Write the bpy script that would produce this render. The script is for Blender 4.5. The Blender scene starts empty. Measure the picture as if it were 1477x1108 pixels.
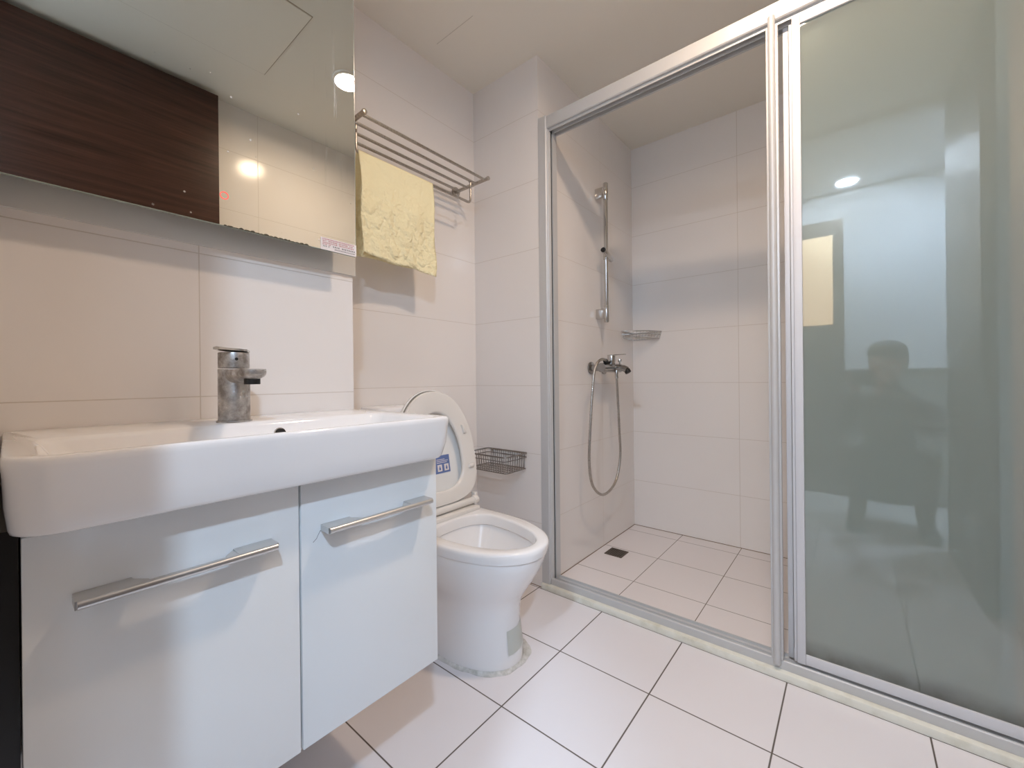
import bpy, bmesh, math, random
from mathutils import Vector, Matrix
random.seed(7)
PI = math.pi
sc = bpy.context.scene
COL = sc.collection

# ------------------------------------------------------------------ camera
cam_d = bpy.data.cameras.new('camera')
cam = bpy.data.objects.new('camera', cam_d)
COL.objects.link(cam)
sc.camera = cam
F, CX, CY = 599.585, 732.955, 547.107
cam_d.sensor_fit = 'HORIZONTAL'
cam_d.sensor_width = 36.0
cam_d.lens = F / 1477 * 36
cam_d.shift_x = (738.5 - CX) / 1477
cam_d.shift_y = (CY - 554) / 1477
cam_d.clip_start = 0.02
yaw, pitch, roll, CAMH = 0.691635, -0.00057, -0.009969, 0.90758
f0 = Vector((math.cos(yaw), math.sin(yaw), 0)); r0 = Vector((math.sin(yaw), -math.cos(yaw), 0)); u0 = Vector((0, 0, 1))
f2 = math.cos(pitch)*f0 + math.sin(pitch)*u0; u2 = -math.sin(pitch)*f0 + math.cos(pitch)*u0
r3 = math.cos(roll)*r0 + math.sin(roll)*u2; u3 = -math.sin(roll)*r0 + math.cos(roll)*u2
M = Matrix((r3, u3, -f2)).transposed().to_4x4()
M.translation = Vector((0, 0, CAMH))
cam.matrix_world = M

# ------------------------------------------------------------------ view, world, lights
vs = sc.view_settings
vs.view_transform = 'Standard'; vs.look = 'None'; vs.gamma = 1.0; vs.exposure = 0.0
vs.use_curve_mapping = False
sc.cycles.use_denoising = True
sc.cycles.max_bounces = 14; sc.cycles.diffuse_bounces = 8; sc.cycles.glossy_bounces = 8; sc.cycles.transmission_bounces = 10
sc.cycles.caustics_refractive = True
sc.cycles.sample_clamp_indirect = 6.0
w = bpy.data.worlds.new('world'); sc.world = w; w.use_nodes = True
w.node_tree.nodes['Background'].inputs[0].default_value = (0.75, 0.87, 1.0, 1)
w.node_tree.nodes['Background'].inputs[1].default_value = 0.35

def area(name, loc, size, power, color, rot=(0, 0, 0), shape='DISK', spread=PI):
    d = bpy.data.lights.new(name, 'AREA'); d.shape = shape; d.size = size; d.energy = power; d.color = color; d.spread = spread
    o = bpy.data.objects.new(name, d); COL.objects.link(o); o.location = loc; o.rotation_euler = rot
    return o
H = 2.314
WARM = (1.0, 0.755, 0.56); COOL = (0.72, 0.89, 1.10)
area('bathroom_lamp_light', (1.032, 0.158, H-0.012), 0.114, 11.8, WARM, spread=2.95)
area('hall_lamp_light', (-0.50, -0.70, H-0.012), 0.12, 29.0, (0.72, 0.95, 1.24))
area('hall_lamp_light', (-0.87, 0.02, H-0.012), 0.12, 37.0, COOL)

# ------------------------------------------------------------------ materials
def lin(c):
    return tuple((v/12.92 if v <= 0.04045 else ((v+0.055)/1.055)**2.4) for v in c)
def rgb(r, g, b): return lin((r/255, g/255, b/255)) + (1,)
def mat(name, col, rough=0.4, metal=0.0, **kw):
    m = bpy.data.materials.new(name); m.use_nodes = True
    b = m.node_tree.nodes['Principled BSDF']
    b.inputs['Base Color'].default_value = col
    b.inputs['Roughness'].default_value = rough
    b.inputs['Metallic'].default_value = metal
    for k, v in kw.items(): b.inputs[k.replace('_', ' ')].default_value = v
    return m
class N:
    def __init__(s, m): s.t = m.node_tree; s.b = s.t.nodes['Principled BSDF']
    def new(s, ty, **kw):
        n = s.t.nodes.new(ty)
        for k, v in kw.items(): setattr(n, k, v)
        return n
    def link(s, a, b): s.t.links.new(a, b)
    def math(s, op, a, b=None, c=None):
        n = s.new('ShaderNodeMath', operation=op)
        for i, v in enumerate((a, b, c)):
            if v is None: continue
            if isinstance(v, (int, float)): n.inputs[i].default_value = v
            else: s.link(v, n.inputs[i])
        return n.outputs[0]
    def pos(s):
        g = s.new('ShaderNodeNewGeometry'); x = s.new('ShaderNodeSeparateXYZ'); s.link(g.outputs['Position'], x.inputs[0]); return g, x.outputs
    def noise(s, scale, detail=3, vec=None, rough=0.5):
        n = s.new('ShaderNodeTexNoise'); n.inputs['Scale'].default_value = scale; n.inputs['Detail'].default_value = detail; n.inputs['Roughness'].default_value = rough
        if vec is None:
            g = s.new('ShaderNodeNewGeometry'); vec = g.outputs['Position']
        s.link(vec, n.inputs['Vector']); return n.outputs['Fac']
    def ramp(s, fac, a, b, ca, cb):
        n = s.new('ShaderNodeMapRange'); s.link(fac, n.inputs[0]); n.inputs[1].default_value = a; n.inputs[2].default_value = b; n.inputs[3].default_value = ca; n.inputs[4].default_value = cb
        return n.outputs[0]
    def mix(s, fac, a, b):
        n = s.new('ShaderNodeMix', data_type='RGBA')
        if isinstance(fac, (int, float)): n.inputs['Factor'].default_value = fac
        else: s.link(fac, n.inputs['Factor'])
        for sock, v in ((n.inputs['A'], a), (n.inputs['B'], b)):
            if isinstance(v, tuple): sock.default_value = v
            else: s.link(v, sock)
        return n.outputs['Result']
    def bump(s, h, strength=0.2, dist=0.002):
        n = s.new('ShaderNodeBump'); n.inputs['Strength'].default_value = strength; n.inputs['Distance'].default_value = dist
        s.link(h, n.inputs['Height']); s.link(n.outputs[0], s.b.inputs['Normal'])

def joint(n, coord, off, size, width):
    v = n.math('SUBTRACT', coord, off); v = n.math('DIVIDE', v, size); v = n.math('ADD', v, 0.5)
    v = n.math('FRACT', v); v = n.math('SUBTRACT', v, 0.5); v = n.math('ABSOLUTE', v); v = n.math('MULTIPLY', v, size)
    return n.ramp(v, width*0.35, width*0.75, 1.0, 0.0)

def tile_mat(name, col, grout, axes, rough, width, var=0.03):
    m = mat(name, col, rough); n = N(m); g, xyz = n.pos()
    mask = None
    for ax, off, size in axes:
        j = joint(n, xyz[ax], off, size, width)
        mask = j if mask is None else n.math('MAXIMUM', mask, j)
    nz = n.noise(3.0, 4)
    f = n.ramp(nz, 0.3, 0.7, 1-var, 1+var)
    hsv = n.new('ShaderNodeHueSaturation'); hsv.inputs['Color'].default_value = col; n.link(f, hsv.inputs['Value'])
    n.link(n.mix(mask, hsv.outputs[0], grout), n.b.inputs['Base Color'])
    n.link(n.ramp(mask, 0, 1, rough, 0.8), n.b.inputs['Roughness'])
    inv = n.math('SUBTRACT', 1.0, mask)
    und = n.noise(9.0, 1)
    hh = n.math('ADD', inv, n.math('MULTIPLY', und, 0.25))
    n.bump(hh, 0.35, 0.0008)
    return m

WT = rgb(234, 229, 225); WG = rgb(205, 196, 187)
m_wall = tile_mat('wall_tile', WT, WG, [(2, 0.877, 0.3), (0, 0.259, 0.6)], 0.13, 0.0018, 0.01)
m_wall_t = tile_mat('wall_tile_plain', WT, WG, [(2, 0.877, 0.3)], 0.13, 0.0018, 0.01)
m_wall_far = tile_mat('wall_tile_far', WT, WG, [(2, 0.877, 0.3), (1, 0.4626, 0.6)], 0.13, 0.0020, 0.01)
FT = rgb(226, 223, 226); FG = rgb(92, 84, 78)
m_floor = tile_mat('floor_tile', FT, FG, [(0, 0.5698, 0.3), (1, 0.7559, 0.3)], 0.28, 0.0034, 0.012)
m_floor_sh = tile_mat('shower_floor_tile', rgb(230, 224, 223), rgb(120, 108, 98), [(0, 1.777, 0.3), (1, 0.7575, 0.3)], 0.35, 0.0028, 0.015)
m_paint = mat('ceiling_paint', rgb(238, 233, 222), 0.75)
m_hall = mat('hall_white_wall', rgb(222, 223, 224), 0.6)
m_porc = mat('white_porcelain', rgb(238, 236, 235), 0.09, Coat_Weight=0.3, Coat_Roughness=0.03)
m_plast = mat('white_plastic', rgb(232, 228, 222), 0.22)
m_gloss = mat('white_gloss_laminate', rgb(232, 235, 236), 0.16)
m_dark = mat('gap_shade_black', rgb(16, 14, 13), 0.3)  # black that stands for deep shade beside the cabinet
m_black = mat('black_rubber', rgb(14, 14, 14), 0.5)
m_blackgap = mat('dark_gap', rgb(30, 28, 27), 0.8)
m_curb = mat('threshold_stone', rgb(214, 213, 198), 0.35)
n = N(m_curb); nz = n.noise(22, 5); n.link(n.mix(n.ramp(nz, 0.45, 0.8, 0, 1), rgb(226, 225, 214), rgb(205, 202, 184)), n.b.inputs['Base Color'])
m_hatch = mat('hatch_paint', rgb(238, 233, 222), 0.7)

def brushed(name, c1, c2, rough, metal=1.0, scale=(60, 60, 4)):
    m = mat(name, c1, rough, metal); n = N(m)
    g = n.new('ShaderNodeNewGeometry'); mp = n.new('ShaderNodeVectorMath', operation='MULTIPLY'); n.link(g.outputs['Position'], mp.inputs[0]); mp.inputs[1].default_value = scale
    nz = n.noise(6, 4, mp.outputs[0])
    n.link(n.mix(n.ramp(nz, 0.35, 0.7, 0, 1), c1, c2), n.b.inputs['Base Color'])
    n.link(n.ramp(nz, 0.3, 0.7, rough*0.8, rough*1.3), n.b.inputs['Roughness'])
    return m
m_alu = mat('anodised_aluminium', rgb(198, 198, 198), 0.45, 0.22)
m_alu_l = mat('pale_aluminium', rgb(212, 212, 215), 0.55, 0.12)
m_alu_d = mat('aluminium_groove', rgb(96, 95, 94), 0.5, 0.6)
m_steel = brushed('stainless_steel', rgb(198, 192, 184), rgb(152, 146, 138), 0.30)
m_chrome = mat('chrome', rgb(205, 203, 200), 0.10, 1.0)
m_mixer = mat('dark_chrome', rgb(158, 155, 151), 0.16, 1.0)  # darker than plain chrome, so the mixer body stands out from the wall
m_wire = mat('steel_wire', rgb(150, 144, 138), 0.3, 1.0)
m_scale = mat('limescaled_chrome', rgb(170, 166, 162), 0.33, 0.8)
n = N(m_scale); nz = n.noise(45, 6, None, 0.65)
n.link(n.mix(n.ramp(nz, 0.38, 0.62, 0, 1), rgb(200, 197, 194), rgb(146, 140, 134)), n.b.inputs['Base Color'])
n.link(n.ramp(nz, 0.35, 0.65, 0.22, 0.6), n.b.inputs['Roughness'])
m_handle = mat('satin_handle', rgb(205, 204, 202), 0.3, 0.85)
m_red = mat('red_ring_light', (1, 0.05, 0.05, 1), 0.4, Emission_Color=(1.0, 0.12, 0.10, 1), Emission_Strength=1.1)
m_lampface = mat('lamp_diffuser', (1, 1, 1, 1), 0.4, Emission_Color=(1.0, 0.86, 0.66, 1), Emission_Strength=18.0)
m_lampcool = mat('lamp_diffuser_cool', (1, 1, 1, 1), 0.4, Emission_Color=(0.9, 0.96, 1.0, 1), Emission_Strength=10.0)
m_warmwin = mat('warm_lit_pane', (1, 0.8, 0.5, 1), 0.4, Emission_Color=(1.0, 0.58, 0.26, 1), Emission_Strength=2.6)

# mirror: silvered glass with dried water spots
m_mirror = mat('silvered_glass', rgb(206, 208, 202), 0.0, 1.0)
n = N(m_mirror)
g, xyz = n.pos()
vor = n.new('ShaderNodeTexVoronoi'); vor.inputs['Scale'].default_value = 34; n.link(g.outputs['Position'], vor.inputs['Vector'])
spot = n.ramp(vor.outputs['Distance'], 0.05, 0.09, 1, 0)
gate = n.ramp(n.noise(7, 2), 0.54, 0.60, 0, 1)
spot = n.math('MULTIPLY', spot, gate)
vmul = n.new('ShaderNodeVectorMath', operation='MULTIPLY'); n.link(g.outputs['Position'], vmul.inputs[0]); vmul.inputs[1].default_value = (60, 1, 3)
streak = n.ramp(n.noise(1.0, 3, vmul.outputs[0]), 0.58, 0.75, 0, 1)
sx = n.math('MULTIPLY', n.ramp(xyz[0], 0.46, 0.50, 0, 1), n.ramp(xyz[0], 0.53, 0.56, 1, 0))
sz = n.math('MULTIPLY', n.ramp(xyz[2], 1.36, 1.48, 0, 1), n.ramp(xyz[2], 1.66, 1.80, 1, 0))
streak = n.math('MULTIPLY', n.math('MULTIPLY', streak, n.math('MULTIPLY', sx, sz)), 0.55)
haze = n.math('MAXIMUM', n.math('MULTIPLY', spot, 0.6), streak)
df = n.new('ShaderNodeBsdfDiffuse'); df.inputs[0].default_value = rgb(235, 235, 230)
mx = n.new('ShaderNodeMixShader'); n.link(haze, mx.inputs[0]); n.link(n.b.outputs[0], mx.inputs[1]); n.link(df.outputs[0], mx.inputs[2])
out = [x for x in n.t.nodes if x.type == 'OUTPUT_MATERIAL'][0]; n.link(mx.outputs[0], out.inputs[0])

# frosted glass
m_frost = mat('frosted_glass', rgb(190, 202, 192), 0.9, 0.0, Transmission_Weight=0.66, Specular_IOR_Level=0.1, IOR=1.45, Coat_Weight=1.0, Coat_Roughness=0.015, Coat_IOR=1.85)
n = N(m_frost); g, xyz = n.pos()
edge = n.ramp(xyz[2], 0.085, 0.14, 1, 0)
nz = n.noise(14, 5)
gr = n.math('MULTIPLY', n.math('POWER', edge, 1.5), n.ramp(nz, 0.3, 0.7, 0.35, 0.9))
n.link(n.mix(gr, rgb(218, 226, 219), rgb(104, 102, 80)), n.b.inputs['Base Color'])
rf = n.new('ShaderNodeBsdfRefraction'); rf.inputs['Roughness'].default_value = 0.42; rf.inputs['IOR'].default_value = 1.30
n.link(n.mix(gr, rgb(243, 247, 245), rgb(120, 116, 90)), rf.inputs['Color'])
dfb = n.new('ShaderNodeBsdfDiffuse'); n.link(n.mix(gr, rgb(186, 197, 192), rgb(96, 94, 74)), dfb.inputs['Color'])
m1 = n.new('ShaderNodeMixShader'); m1.inputs[0].default_value = 0.25
n.link(rf.outputs[0], m1.inputs[1]); n.link(dfb.outputs[0], m1.inputs[2])
gl = n.new('ShaderNodeBsdfGlossy'); gl.inputs['Roughness'].default_value = 0.02; gl.inputs['Color'].default_value = (1, 1, 1, 1)
fr = n.new('ShaderNodeFresnel'); fr.inputs['IOR'].default_value = 1.85
ff = n.math('MULTIPLY', fr.outputs[0], n.math('SUBTRACT', 1.0, g.outputs['Backfacing']))
m2 = n.new('ShaderNodeMixShader'); n.link(ff, m2.inputs[0]); n.link(m1.outputs[0], m2.inputs[1]); n.link(gl.outputs[0], m2.inputs[2])
out = [x for x in n.t.nodes if x.type == 'OUTPUT_MATERIAL'][0]; n.link(m2.outputs[0], out.inputs[0])
m_clear = mat('glass_edge', rgb(200, 220, 210), 0.1, 0.0)

m_towel = mat('cream_cloth', rgb(248, 238, 196), 0.9)
n = N(m_towel); nz = n.noise(260, 2); cr = n.noise(24, 4, None, 0.6); rd = n.math('ABSOLUTE', n.math('SUBTRACT', n.noise(16, 3, None, 0.5), 0.5)); rd = n.ramp(rd, 0.0, 0.12, 0.0, 1.0)
fz_ = n.ramp(n.pos()[1][2], 1.62, 1.50, 0.25, 1.0)
n.bump(n.math('MULTIPLY', n.math('ADD', n.math('ADD', n.math('MULTIPLY', nz, 0.03), cr), n.math('MULTIPLY', rd, 0.35)), fz_), 0.9, 0.016)
m_towel.node_tree.nodes['Principled BSDF'].inputs['Subsurface Weight'].default_value = 0.0

m_wood = mat('dark_brown_wood', rgb(70, 44, 38), 0.32)
n = N(m_wood)
g = n.new('ShaderNodeNewGeometry'); mp = n.new('ShaderNodeVectorMath', operation='MULTIPLY'); n.link(g.outputs['Position'], mp.inputs[0]); mp.inputs[1].default_value = (1.2, 1.2, 26)
nz = n.noise(2.2, 6, mp.outputs[0], 0.62)
n.link(n.mix(n.ramp(nz, 0.3, 0.7, 0, 1), rgb(32, 14, 5), rgb(78, 46, 34)), n.b.inputs['Base Color'])
m_frame_dk = mat('dark_door_frame', rgb(92, 82, 74), 0.5)
m_hallfloor = mat('hall_floor', rgb(205, 202, 198), 0.4)
m_label = mat('white_label', rgb(236, 228, 226), 0.5)
m_labred = mat('label_red_print', rgb(190, 60, 66), 0.6)
m_labblk = mat('label_black_print', rgb(40, 34, 34), 0.6)
m_labblue = mat('blue_label', rgb(104, 124, 176), 0.45)
m_caulk = mat('grey_caulk', rgb(168, 166, 150), 0.55)
n = N(m_caulk); nz = n.noise(40, 6, None, 0.7); n.link(n.mix(n.ramp(nz, 0.35, 0.65, 0, 1), rgb(222, 220, 217), rgb(182, 180, 172)), n.b.inputs['Base Color'])
m_patch = mat('faded_patch', rgb(204, 205, 196), 0.5)
m_drain = mat('drain_grate', rgb(108, 98, 88), 0.4, 0.6)
m_scratch = mat('scratch', rgb(120, 118, 116), 0.7)

# ------------------------------------------------------------------ mesh helpers
def finish(name, bm, material, parent=None, smooth=True, angle=40):
    me = bpy.data.meshes.new(name)
    bmesh.ops.recalc_face_normals(bm, faces=bm.faces)
    bm.to_mesh(me); bm.free()
    if material: me.materials.append(material)
    o = bpy.data.objects.new(name, me); COL.objects.link(o)
    if smooth:
        for p in me.polygons: p.use_smooth = True
        try: me.set_sharp_from_angle(angle=math.radians(angle))
        except Exception: pass
    if parent is not None:
        o.parent = parent
        o.matrix_parent_inverse = Matrix.Translation(parent_world(parent)).inverted()
    return o
def parent_world(p):
    v = Vector(p.location)
    q = p
    while q.parent is not None:
        # parents of sub-parts sit at the world origin relative to their own parent inverse
        v = Vector((0, 0, 0)) if q.type == 'MESH' else v
        q = q.parent
    return v
def box(bm, x0, x1, y0, y1, z0, z1, bev=0.0, seg=2):
    vs_ = [bm.verts.new((x, y, z)) for x in (x0, x1) for y in (y0, y1) for z in (z0, z1)]
    idx = [(0, 1, 3, 2), (4, 6, 7, 5), (0, 4, 5, 1), (2, 3, 7, 6), (0, 2, 6, 4), (1, 5, 7, 3)]
    fs = [bm.faces.new([vs_[i] for i in f]) for f in idx]
    if bev > 0:
        es = set(e for f in fs for e in f.edges)
        bmesh.ops.bevel(bm, geom=list(es), offset=bev, segments=seg, profile=0.5, affect='EDGES')
def loft(bm, rings, cap0=True, cap1=True, closed=True):
    vr = [[bm.verts.new(p) for p in r] for r in rings]
    n_ = len(vr[0])
    for a, b in zip(vr, vr[1:]):
        for i in range(n_ if closed else n_-1):
            j = (i+1) % n_
            try: bm.faces.new((a[i], a[j], b[j], b[i]))
            except ValueError: pass
    if cap0: bm.faces.new(vr[0][::-1])
    if cap1: bm.faces.new(vr[-1])
    return vr
def smoothpath(pts, k=8, closed=False):
    pts = [Vector(p) for p in pts]; n_ = len(pts); out = []
    rng = range(n_ if closed else n_-1)
    for i in rng:
        p0 = pts[(i-1) % n_] if (closed or i > 0) else pts[0]*2-pts[1]
        p1 = pts[i]; p2 = pts[(i+1) % n_]
        p3 = pts[(i+2) % n_] if (closed or i+2 < n_) else p2*2-p1
        for s in range(k):
            t = s/k
            out.append(0.5*((2*p1)+(-p0+p2)*t+(2*p0-5*p1+4*p2-p3)*t*t+(-p0+3*p1-3*p2+p3)*t**3))
    if not closed: out.append(pts[-1])
    return out
def tube(bm, path, r, n_=10, closed=False, caps=True):
    path = [Vector(p) for p in path]; L = len(path)
    rings = []; nrm = None
    for i in range(L):
        if closed: t = (path[(i+1) % L]-path[i-1]).normalized()
        else: t = (path[min(i+1, L-1)]-path[max(i-1, 0)]).normalized()
        if nrm is None:
            a = Vector((0, 0, 1)) if abs(t.z) < 0.9 else Vector((1, 0, 0))
            nrm = (a - t*a.dot(t)).normalized()
        else:
            nrm = (nrm - t*nrm.dot(t)).normalized()
        b = t.cross(nrm)
        rr = r[i] if isinstance(r, (list, tuple)) else r
        rings.append([path[i]+nrm*math.cos(2*PI*k/n_)*rr+b*math.sin(2*PI*k/n_)*rr for k in range(n_)])
    if closed:
        vr = [[bm.verts.new(p) for p in q] for q in rings]
        for i in range(L):
            a, b = vr[i], vr[(i+1) % L]
            for k in range(n_):
                bm.faces.new((a[k], a[(k+1) % n_], b[(k+1) % n_], b[k]))
    else: loft(bm, rings, caps, caps)
def cyl(bm, p0, p1, r, n_=24, bev=0.0, r2=None):
    p0 = Vector(p0); p1 = Vector(p1); d = (p1-p0).normalized(); L = (p1-p0).length
    r2 = r if r2 is None else r2
    if bev > 0:
        pts = [(0, r-bev), (bev*0.3, r-bev*0.3), (bev, r), (L-bev, r2), (L-bev*0.3, r2-bev*0.3), (L, r2-bev)]
    else: pts = [(0, r), (L, r2)]
    a = Vector((0, 0, 1)) if abs(d.z) < 0.9 else Vector((1, 0, 0))
    nx = (a-d*a.dot(d)).normalized(); b = d.cross(nx)
    loft(bm, [[p0+d*s+nx*math.cos(2*PI*k/n_)*q+b*math.sin(2*PI*k/n_)*q for k in range(n_)] for s, q in pts])
def rrect(cx, cy, hx, hy, r, z, k=6):
    """rounded rectangle ring; r = (front-right, back-right, back-left, front-left) radii"""
    if not isinstance(r, tuple): r = (r,)*4
    out = []
    for (sx, sy, a0, rr) in ((1, -1, -PI/2, r[0]), (1, 1, 0, r[1]), (-1, 1, PI/2, r[2]), (-1, -1, PI, r[3])):
        ox, oy = cx+sx*(hx-rr), cy+sy*(hy-rr)
        for i in range(k+1):
            a = a0+PI/2*i/k
            out.append((ox+rr*math.cos(a), oy+rr*math.sin(a), z))
    return out
def thing(name, label, cat, loc=(0, 0, 0), group=None):
    o = bpy.data.objects.new(name, None); COL.objects.link(o); o.location = loc
    o['label'] = label; o['category'] = cat
    o.empty_display_size = 0.05
    if group: o['group'] = group
    return o
def tag(o, label, cat, group=None):
    o['label'] = label; o['category'] = cat
    if group: o['group'] = group
    return o
def struct(o, label=None):
    o['kind'] = 'structure'
    if label: o['label'] = label
    return o
def part(name, material, parent, fn, label=None, **kw):
    bm = bmesh.new(); fn(bm); o = finish(name, bm, material, parent, **kw)
    if label: o['label'] = label
    return o
def solo(name, material, fn, **kw):
    bm = bmesh.new(); fn(bm); return finish(name, bm, material, None, **kw)

# ------------------------------------------------------------------ room
YV, Y1, Y0, XC, XF, XV, YO, XL = 1.051, 1.044, 1.431, 1.480, 2.474, 0.606, -0.45, -0.012
struct(solo('floor', m_floor, lambda b: box(b, -0.11, 1.50, YO, 1.50, -0.08, 0.0), smooth=False), 'white square floor tiles with thin dark joints')
struct(solo('floor_shower', m_floor_sh, lambda b: box(b, 1.50, XF, YO, Y1, -0.08, 0.0), smooth=False), 'white floor tiles inside the shower')
struct(solo('ceiling', m_paint, lambda b: box(b, -0.11, 2.56, -0.53, 1.51, H, H+0.06), smooth=False), 'plain off-white ceiling')
struct(solo('wall_vanity', m_wall, lambda b: box(b, -0.11, XV, YV, 1.51, 0, H), smooth=False), 'glossy white tiled wall behind the mirror and basin')
struct(solo('wall_toilet', m_wall_t, lambda b: box(b, XV, XC, Y0, 1.51, 0, H), smooth=False), 'white tiled wall behind the toilet')
struct(solo('wall_shower_left', m_wall, lambda b: box(b, XC, 2.56, Y1, 1.51, 0, H), smooth=False), 'white tiled wall carrying the shower rail, with its projecting corner')
struct(solo('wall_shower_back', m_wall_far, lambda b: box(b, XF, 2.56, -0.53, Y1, 0, H), smooth=False), 'white tiled far wall of the shower')
struct(solo('wall_front', m_wall, lambda b: box(b, -0.11, XF, -0.53, YO, 0, H), smooth=False), 'white tiled wall opposite the mirror')
def wl(b):
    box(b, -0.11, XL, 0.36, YV, 0, H); box(b, -0.11, XL, YO, -0.43, 0, H); box(b, -0.11, XL, -0.43, 0.36, 2.29, H)
struct(solo('wall_left', m_hall, wl, smooth=False), 'white wall around the doorway')
# hall outside the doorway
struct(solo('floor_hall', m_hallfloor, lambda b: box(b, -1.6, -0.11, -2.2, 1.6, -0.08, 0.0), smooth=False))
struct(solo('ceiling_hall', m_hall, lambda b: box(b, -1.6, -0.11, -2.2, 1.6, H, H+0.06), smooth=False))
def wh(b):
    box(b, -1.13, -1.07, -2.2, 1.6, 0, H); box(b, -1.66, -0.11, -2.26, -2.2, 0, H); box(b, -1.66, -0.11, 1.6, 1.66, 0, H)
    box(b, -0.115, -0.11, 1.05, 1.6, 0, H); box(b, -0.115, -0.11, -2.2, YO, 0, H)
struct(solo('wall_hall', m_hall, wh, smooth=False))
struct(solo('trim_4', mat('grey_wainscot', rgb(132, 136, 132), 0.5), lambda b: (box(b, -1.07, -1.045, -2.19, 0.04, 0, 0.94), box(b, -1.07, -1.030, -2.19, 0.04, 0.94, 0.955)), smooth=False))
wn = solo('added_window', m_plast, lambda b: (box(b, -1.05, -0.99, -2.199, -2.15, 0.75, 1.98), box(b, -0.34, -0.28, -2.199, -2.15, 0.75, 1.98), box(b, -0.99, -0.34, -2.199, -2.15, 0.75, 0.80), box(b, -0.99, -0.34, -2.199, -2.15, 1.93, 1.98)), smooth=False); struct(wn)  # made-up window out of view, added to brighten the hall
part('added_glow_pane', mat('added_cool_glow', (0.8, 0.9, 1, 1), 0.3, Emission_Color=(0.78, 0.89, 1.0, 1), Emission_Strength=1.0), wn, lambda b: box(b, -0.99, -0.34, -2.198, -2.185, 0.80, 1.93))  # added glowing pane, a faint helper light for the hall
# dark framed hall door with a warm lit pane
d2 = solo('door_2', m_frame_dk, lambda b: box(b, -1.07, -1.03, 0.045, 0.80, 0, 2.10, 0.004), smooth=False); struct(d2)
part('door_pane', m_warmwin, d2, lambda b: box(b, -1.031, -1.022, 0.11, 0.40, 1.30, 1.98))
struct(solo('trim_2', mat('dark_grout_line', rgb(128, 104, 84), 0.8), lambda b: (box(b, XF-0.0022, XF, YO, Y1, 0.0, 0.0022), box(b, 1.56, XF-0.0022, Y1-0.0022, Y1, 0.0, 0.0022), box(b, XC-0.0022, XC, Y1, Y0, 0.0, 0.0022)), smooth=False))
# open bathroom door leaf
d1 = solo('door_1', m_wood, lambda b: box(b, -0.09, 0.662, -0.42, -0.375, 0.01, 2.288, 0.002), smooth=False)
struct(d1, 'dark brown wood-grain door leaf seen in the mirror')
part('door_handle', m_chrome, d1, lambda b: (cyl(b, (0.60, -0.375, 1.0), (0.60, -0.335, 1.0), 0.011), tube(b, [(0.60, -0.340, 1.0), (0.50, -0.336, 1.0)], 0.008)))
# ceiling access hatch and ceiling joint
hx0, hx1, hy0, hy1 = 0.25, 0.765, -0.095, 0.375
ht = thing('ceiling_hatch', 'square white access panel in the ceiling, seen only in the mirror', 'access panel', (0.545, 0.24, H))
part('hatch_panel', m_hatch, ht, lambda b: box(b, hx0+0.003, hx1-0.003, hy0+0.003, hy1-0.003, H-0.003, H-0.0002), smooth=False)
def gap(b):
    for (a0, a1, b0, b1) in ((hx0-.001, hx1+.001, hy0-.001, hy0+.002), (hx0-.001, hx1+.001, hy1-.002, hy1+.001), (hx0-.001, hx0+.002, hy0, hy1), (hx1-.002, hx1+.001, hy0, hy1)):
        box(b, a0, a1, b0, b1, H-0.0008, H)
part('hatch_gap', mat('hatch_gap', rgb(176, 168, 156), 0.8), ht, gap, smooth=False)
struct(solo('trim_3', mat('ceiling_joint', rgb(196, 188, 176), 0.8), lambda b: box(b, 1.1600, 1.1612, 1.12, 1.33, H-0.0006, H), smooth=False))
# recessed downlights
def downlight(x, y, face, label):
    t = thing('downlight', label, 'ceiling light', (x, y, H))
    def tr(b):
        pr = [(0.055, 0.0), (0.055, -0.006), (0.059, -0.009), (0.069, -0.006), (0.0715, 0.0)]
        rings = [[(x+r*math.cos(2*PI*k/40), y+r*math.sin(2*PI*k/40), H+z) for k in range(40)] for r, z in pr]
        loft(b, rings, False, False)
    part('trim_ring', m_plast, t, tr)
    part('diffuser', face, t, lambda b: cyl(b, (x, y, H-0.004), (x, y, H-0.0005), 0.0545, 40))
    return t
downlight(1.032, 0.158, m_lampface, 'round warm recessed ceiling light glowing near the mirror edge')
downlight(-0.50, -0.70, m_lampcool, 'round cool white ceiling light far along the hall outside')
downlight(-0.87, 0.02, m_lampcool, 'round cool white ceiling light in front of the doorway, reflected in the frosted glass')

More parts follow.
